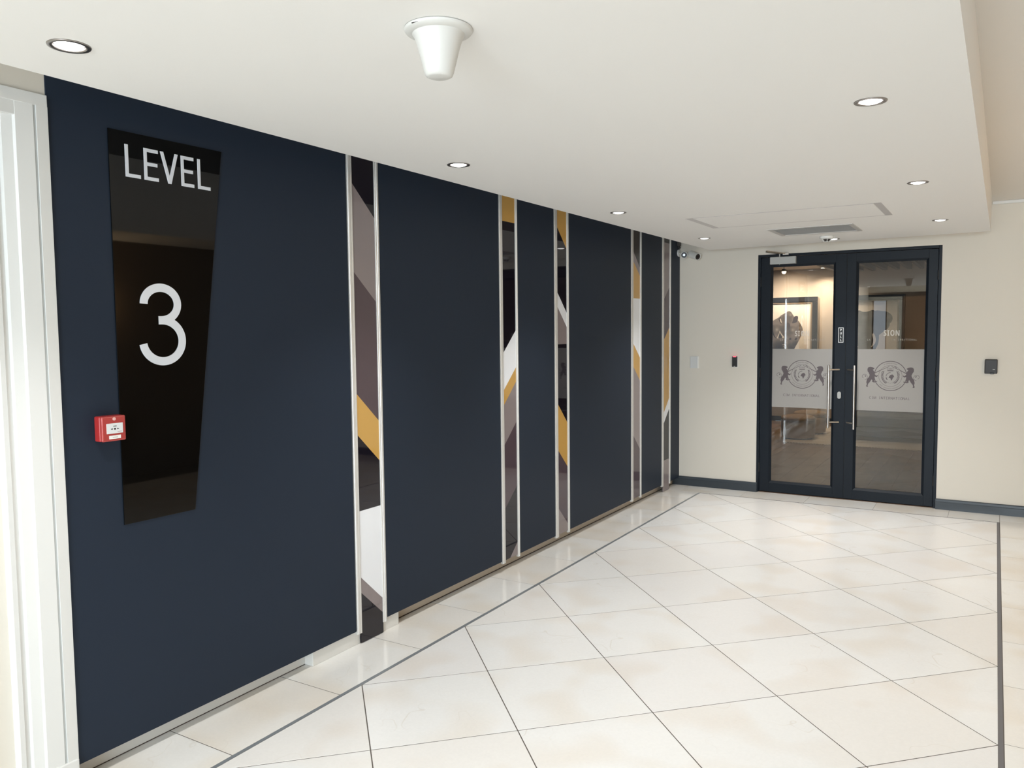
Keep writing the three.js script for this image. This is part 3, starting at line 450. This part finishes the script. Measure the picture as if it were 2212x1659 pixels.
function ottoman(label, x, z) {
  const d = thing('ottoman', label, 'ottoman', [x, 0.014, z], 0, 'round ottomans on the rug');
  mesh('body', lathe([[0.0, 0.02], [0.215, 0.02], [0.232, 0.03], [0.238, 0.08], [0.238, 0.22], [0.234, 0.288], [0.0, 0.288]]), mOtt, d);
  const cu = mesh('cushion', lathe([[0.0, 0.284], [0.232, 0.284], [0.241, 0.294], [0.238, 0.312], [0.218, 0.330], [0.15, 0.344], [0.0, 0.350]]), mOtt, d);
  mesh('piping', new THREE.TorusGeometry(0.237, 0.005, 8, 40).rotateX(Math.PI / 2).translate(0, 0.287, 0), mOtt, cu); mesh('base_ring', cyl(0.20, 0.20, 0.022, [0, 0.011, 0]), mDark, d);
}
ottoman('round tan ottoman near the front edge of the rug', 0.036, -9.45); ottoman('round tan ottoman standing behind the other ottoman', 0.072, -10.12);
{ // low grey sofa
  const d = thing('sofa', 'low dark grey sofa on the rug behind the right door', 'sofa', [1.75, 0.014, -9.95]), ms = M(L3(0.075, 0.078, 0.072), 0.8), m2 = M(L3(0.10, 0.085, 0.085), 0.85);
  mesh('base', rb(-1.05, 1.15, 0.06, 0.20, -0.42, 0.36, 0.015), ms, d); mesh('seat_cushion', rb(-1.04, 0.04, 0.205, 0.36, -0.30, 0.37, 0.03, 3), ms, d); mesh('seat_cushion', rb(0.06, 1.14, 0.205, 0.36, -0.30, 0.37, 0.03, 3), ms, d);
  mesh('backrest', rb(-1.05, 1.15, 0.20, 0.66, -0.46, -0.28, 0.04, 3), m2, d); for (const [x, z] of [[-0.98, 0.28], [1.08, 0.28], [-0.98, -0.36], [1.08, -0.36]]) mesh('foot', cyl(0.02, 0.016, 0.060, [x, 0.0315, z], 'y', 12), mDark, d);
}
// animal pictures
function shade(g, x, y, r, c, a) { const q = g.createRadialGradient(x, y, 0, x, y, r); q.addColorStop(0, c); q.addColorStop(1, 'rgba(0,0,0,0)'); g.globalAlpha = a; g.fillStyle = q; g.beginPath(); g.arc(x, y, r, 0, 7); g.fill(); g.globalAlpha = 1; }
function path(g, pts) { g.beginPath(); g.moveTo(...pts[0]); for (let i = 1; i < pts.length; i++) { const p = pts[i], n = pts[(i + 1) % pts.length]; g.quadraticCurveTo(p[0], p[1], (p[0] + n[0]) / 2, (p[1] + n[1]) / 2); } g.closePath(); }
const rhino = canvas(1024, 1400, (g, w, h) => {
  const q = (p) => p.map(([x, y]) => [296 + x * 0.578, -112 + y * 0.578]), fill = (c, p) => { g.fillStyle = c; path(g, q(p)); g.fill(); }, sh = (x, y, r, c, a) => shade(g, 296 + x * 0.578, -112 + y * 0.578, r * 0.578, c, a);
  g.fillStyle = '#e9e0d2'; g.fillRect(0, 0, w, h);
  const body = [[-420, 1500], [-440, 1150], [-300, 900], [-100, 800], [130, 735], [250, 662], [380, 590], [440, 520], [510, 492], [590, 430], [670, 398], [730, 440], [765, 510], [800, 565], [860, 640], [930, 700], [985, 785], [1035, 890], [1052, 1000], [1035, 1080], [985, 1170], [930, 1300], [860, 1430], [800, 1560], [780, 1800], [760, 2300], [160, 2300], [170, 1900], [190, 1620], [120, 1560]];
  fill('#7d7269', body); g.save(); path(g, q(body)); g.clip();
  for (const [x, y, r, c, a] of [[600, 640, 190, '#4b423e', 0.7], [560, 1000, 240, '#4a403c', 0.75], [330, 950, 170, '#b5a899', 0.8], [60, 950, 260, '#a39588', 0.7], [770, 960, 130, '#c6b9a9', 0.75], [960, 900, 110, '#a4968a', 0.7], [700, 520, 110, '#a89b8e', 0.6], [400, 1470, 260, '#1d1819', 0.95], [760, 1500, 190, '#2b2425', 0.9], [850, 1350, 110, '#3a3131', 0.8], [600, 1330, 130, '#a7998b', 0.7], [520, 1480, 90, '#8b7e73', 0.6], [480, 1800, 420, '#2a2423', 0.85]]) sh(x, y, r, c, a);
  g.strokeStyle = '#2e2725'; g.lineWidth = 5; for (let k = 0; k < 26; k++) { g.globalAlpha = 0.28; const [[x0, y0], [x1, y1], [x2, y2]] = q([[430 + 40 * Math.sin(k * 3), 560 + k * 34], [600 + 60 * Math.cos(k * 5), 590 + k * 34 + 30 * Math.sin(k)], [760 + 40 * Math.sin(k * 7), 560 + k * 35]]); g.beginPath(); g.moveTo(x0, y0); g.quadraticCurveTo(x1, y1, x2, y2); g.stroke(); } g.globalAlpha = 1; g.restore();
  fill('#3a3031', [[790, 600], [810, 565], [860, 552], [908, 556], [916, 630], [885, 735], [810, 760], [740, 770], [770, 700]]);
  fill('#352c2b', [[372, 640], [395, 600], [450, 560], [440, 700], [460, 790], [410, 740]]); fill('#cfc3b3', [[405, 630], [430, 605], [445, 660], [470, 760], [430, 730]]);
  fill('#3f3634', [[550, 850], [560, 760], [620, 730], [690, 770], [700, 870], [650, 980], [590, 940]]);
  fill('#231d1d', [[205, 840], [235, 770], [215, 900], [235, 1040], [300, 1190], [330, 1220], [270, 1180], [200, 1060], [180, 960]]);
  fill('#d6cab9', [[410, 970], [430, 1010], [480, 1100], [545, 1160], [520, 1210], [430, 1180], [350, 1215], [330, 1180], [375, 1110]]); fill('#2f2727', [[410, 1020], [450, 1110], [500, 1180], [430, 1205], [360, 1200], [395, 1110]]);
  fill('#2b2324', [[665, 1230], [690, 1180], [735, 1190], [740, 1240], [700, 1260]]); fill('#2b2324', [[820, 1240], [850, 1180], [905, 1190], [890, 1240], [850, 1265]]);
  g.strokeStyle = '#cabdae'; g.lineWidth = 6; for (const k of [0, 1, 2, 3]) { const [[a, b], [c, d], [e, f]] = q([[480 + k * 30, 1400 + k * 40], [540 + k * 30, 1370 + k * 40], [610 + k * 10, 1410 + k * 40]]); g.beginPath(); g.moveTo(a, b); g.quadraticCurveTo(c, d, e, f); g.stroke(); }
});
const elephant = canvas(1024, 1713, (g, w, h) => {
  const q = (p) => p.map(([x, y]) => [70 + x * 0.787, -200 + y * 0.787]), mir = (p) => p.map(([x, y]) => [940 - x, y]), fill = (c, p) => { g.fillStyle = c; path(g, q(p)); g.fill(); }, sh = (x, y, r, c, a) => shade(g, 70 + x * 0.787, -200 + y * 0.787, r * 0.787, c, a);
  g.fillStyle = '#e3d6c4'; g.fillRect(0, 0, w, h);
  const ear = [[640, 500], [720, 465], [850, 490], [930, 490], [1010, 530], [1085, 595], [1108, 680], [1080, 765], [1040, 800], [1042, 860], [985, 950], [890, 1012], [830, 1060], [740, 1150], [660, 1000]], head = [[200, 560], [260, 480], [330, 455], [400, 500], [480, 505], [560, 490], [640, 452], [700, 480], [740, 600], [760, 800], [800, 1000], [800, 1270], [740, 1420], [660, 1570], [640, 1900], [600, 2100], [360, 2100], [330, 1900], [270, 1570], [190, 1330], [130, 1090], [160, 800]];
  for (const e of [ear, mir(ear)]) { fill('#55483e', e); g.save(); path(g, q(e)); g.clip(); const m = e === ear; sh(m ? 800 : 140, 760, 220, '#3b302a', 0.6); sh(m ? 1020 : -80, 640, 130, '#9a8773', 0.5); g.restore(); }
  fill('#4e463f', head); g.save(); path(g, q(head)); g.clip();
  for (const [x, y, r, c, a] of [[280, 760, 150, '#2d2825', 0.7], [660, 760, 150, '#2d2825', 0.7], [460, 640, 160, '#83796d', 0.5], [470, 1150, 150, '#766c61', 0.45], [330, 1300, 130, '#2d2825', 0.6], [620, 1300, 130, '#2d2825', 0.6]]) sh(x, y, r, c, a);
  g.strokeStyle = '#332d29'; g.lineWidth = 7; for (let k = 0; k < 20; k++) { g.globalAlpha = 0.4; const [[a, b], [c, d], [e, f]] = q([[360, 760 + k * 62], [470, 800 + k * 62], [590, 760 + k * 62]]); g.beginPath(); g.moveTo(a, b); g.quadraticCurveTo(c, d, e, f); g.stroke(); } g.globalAlpha = 1; g.restore();
  const tusk = [[260, 1040], [310, 1050], [285, 1130], [262, 1220], [290, 1330], [330, 1390], [300, 1390], [230, 1310], [205, 1210], [225, 1110]]; fill('#ddd0bb', tusk); fill('#ddd0bb', mir(tusk));
});
function picture(label, x1, w, tex) {
  const h = 1.66, top = 2.165, d = thing('framed_picture', label, 'picture', [x1 - w / 2, top - h / 2, IZ], 0, 'animal pictures on the lounge wall'), a = w / 2, b = h / 2, f = 0.085;
  mesh('outer_frame', [rb(-a, a, b - f, b, 0, 0.05, 0.006), rb(-a, a, -b, -b + f, 0, 0.05, 0.006), rb(-a, -a + f, -b + f, b - f, 0, 0.05, 0.006), rb(a - f, a, -b + f, b - f, 0, 0.05, 0.006)], M(L3(0.012, 0.013, 0.017), 0.35), d);
  const i = a - f, j = b - f, e = 0.028; mesh('inner_slip', [bx(-i, i, j - e, j, 0, 0.03), bx(-i, i, -j, -j + e, 0, 0.03), bx(-i, -i + e, -j + e, j - e, 0, 0.03), bx(i - e, i, -j + e, j - e, 0, 0.03)], M(L3(0.26, 0.19, 0.12), 0.5), d);
  mesh('print', bx(-i + e - 0.002, i - e + 0.002, -j + e - 0.002, j - e + 0.002, 0.001, 0.012), M(0xffffff, 0.7, 0, { map: tex }), d);
}
picture('framed picture of a rhinoceros on the lounge wall', -0.118, 1.30, rhino); picture('framed picture of an elephant on the lounge wall', 1.23, 1.08, elephant);
{ // spot on the rhinoceros picture
  const at = [-0.545, IC, -11.05], d = thing('ceiling_spotlight', 'small bright spotlight on the lounge ceiling above the rhinoceros', 'spotlight', at);
  mesh('stem', cyl(0.008, 0.008, 0.03, [0, -0.015, 0], 'y', 12), mDark, d); mesh('head', cyl(0.03, 0.04, 0.04, [0, -0.045, 0]), mDark, d); mesh('lamp_bulb', new THREE.SphereGeometry(0.036, 14, 10).translate(0, -0.072, 0.0), mGlowWarm, d);
  const l = new THREE.SpotLight(new THREE.Color(1, 0.88, 0.73), 6, 0, 1.25, 0.7, 2); l.name = 'picture_spot'; l.position.set(0, -0.125, -0.01); l.target.position.set(0.0, -1.15, -0.6); l.castShadow = true; l.shadow.radius = 2; d.add(l, l.target);
}
{ const d = thing('lounge_light', 'slim bright ceiling light above the end of the lounge', 'ceiling light', [0.03, IC, -11.42]); mesh('fitting', cyl(0.07, 0.07, 0.012, [0, -0.006, 0]), mGreyPlastic, d); mesh('lamp_face', cyl(0.06, 0.06, 0.004, [0, -0.014, 0], 'y', 16), mGlowWarm, d); const l = new THREE.SpotLight(new THREE.Color(1, 0.86, 0.68), 5.5, 0, 1.2, 0.8, 2); l.name = 'lounge_beam'; l.position.set(0, -0.022, 0); l.target.position.set(0, -2, 0); l.castShadow = true; d.add(l, l.target); }
for (const [x, z] of [[1.7, -9.2], [0.0, -9.0]]) { const d = thing('lounge_light', x > 1 ? 'added lounge fill light over the grey sofa' : 'added lounge fill light over the ottomans', 'ceiling light', [x, IC, z], 0, 'added lounge fill lights'); mesh('fitting', cyl(0.07, 0.07, 0.012, [0, -0.006, 0]), mGreyPlastic, d); mesh('lamp_face', cyl(0.06, 0.06, 0.004, [0, -0.014, 0], 'y', 16), mGlowWarm, d); const l = new THREE.SpotLight(new THREE.Color(1, 0.86, 0.68), 5.5, 0, 1.2, 0.8, 2); l.name = 'lounge_beam'; l.position.set(0, -0.022, 0); l.target.position.set(0, -2, 0); l.castShadow = true; d.add(l, l.target); }  // two unseen lamps added to brighten the lounge in general

// warm wall lamp on the far side of the hall, mirrored in the aluminium trims
{ const d = thing('wall_sconce', 'warm glass wall lamp on the right wall', 'wall lamp', [RIGHT, 1.98, -2.4]); mesh('back_plate', rb(-0.02, 0.0, -0.09, 0.09, -0.06, 0.06, 0.004), mSteel, d); mesh('lamp_globe', new THREE.SphereGeometry(0.075, 14, 10).translate(-0.10, 0, 0), mGlowWarm, d); mesh('lamp_arm', rod([-0.01, 0, 0], [-0.05, 0, 0], 0.01), mSteel, d); const l = new THREE.PointLight(new THREE.Color(1, 0.72, 0.42), 3.2); l.name = 'sconce_glow'; l.position.set(-0.10, 0, 0); l.castShadow = true; l.shadow.radius = 3; d.add(l); }

renderer.render(scene, camera);
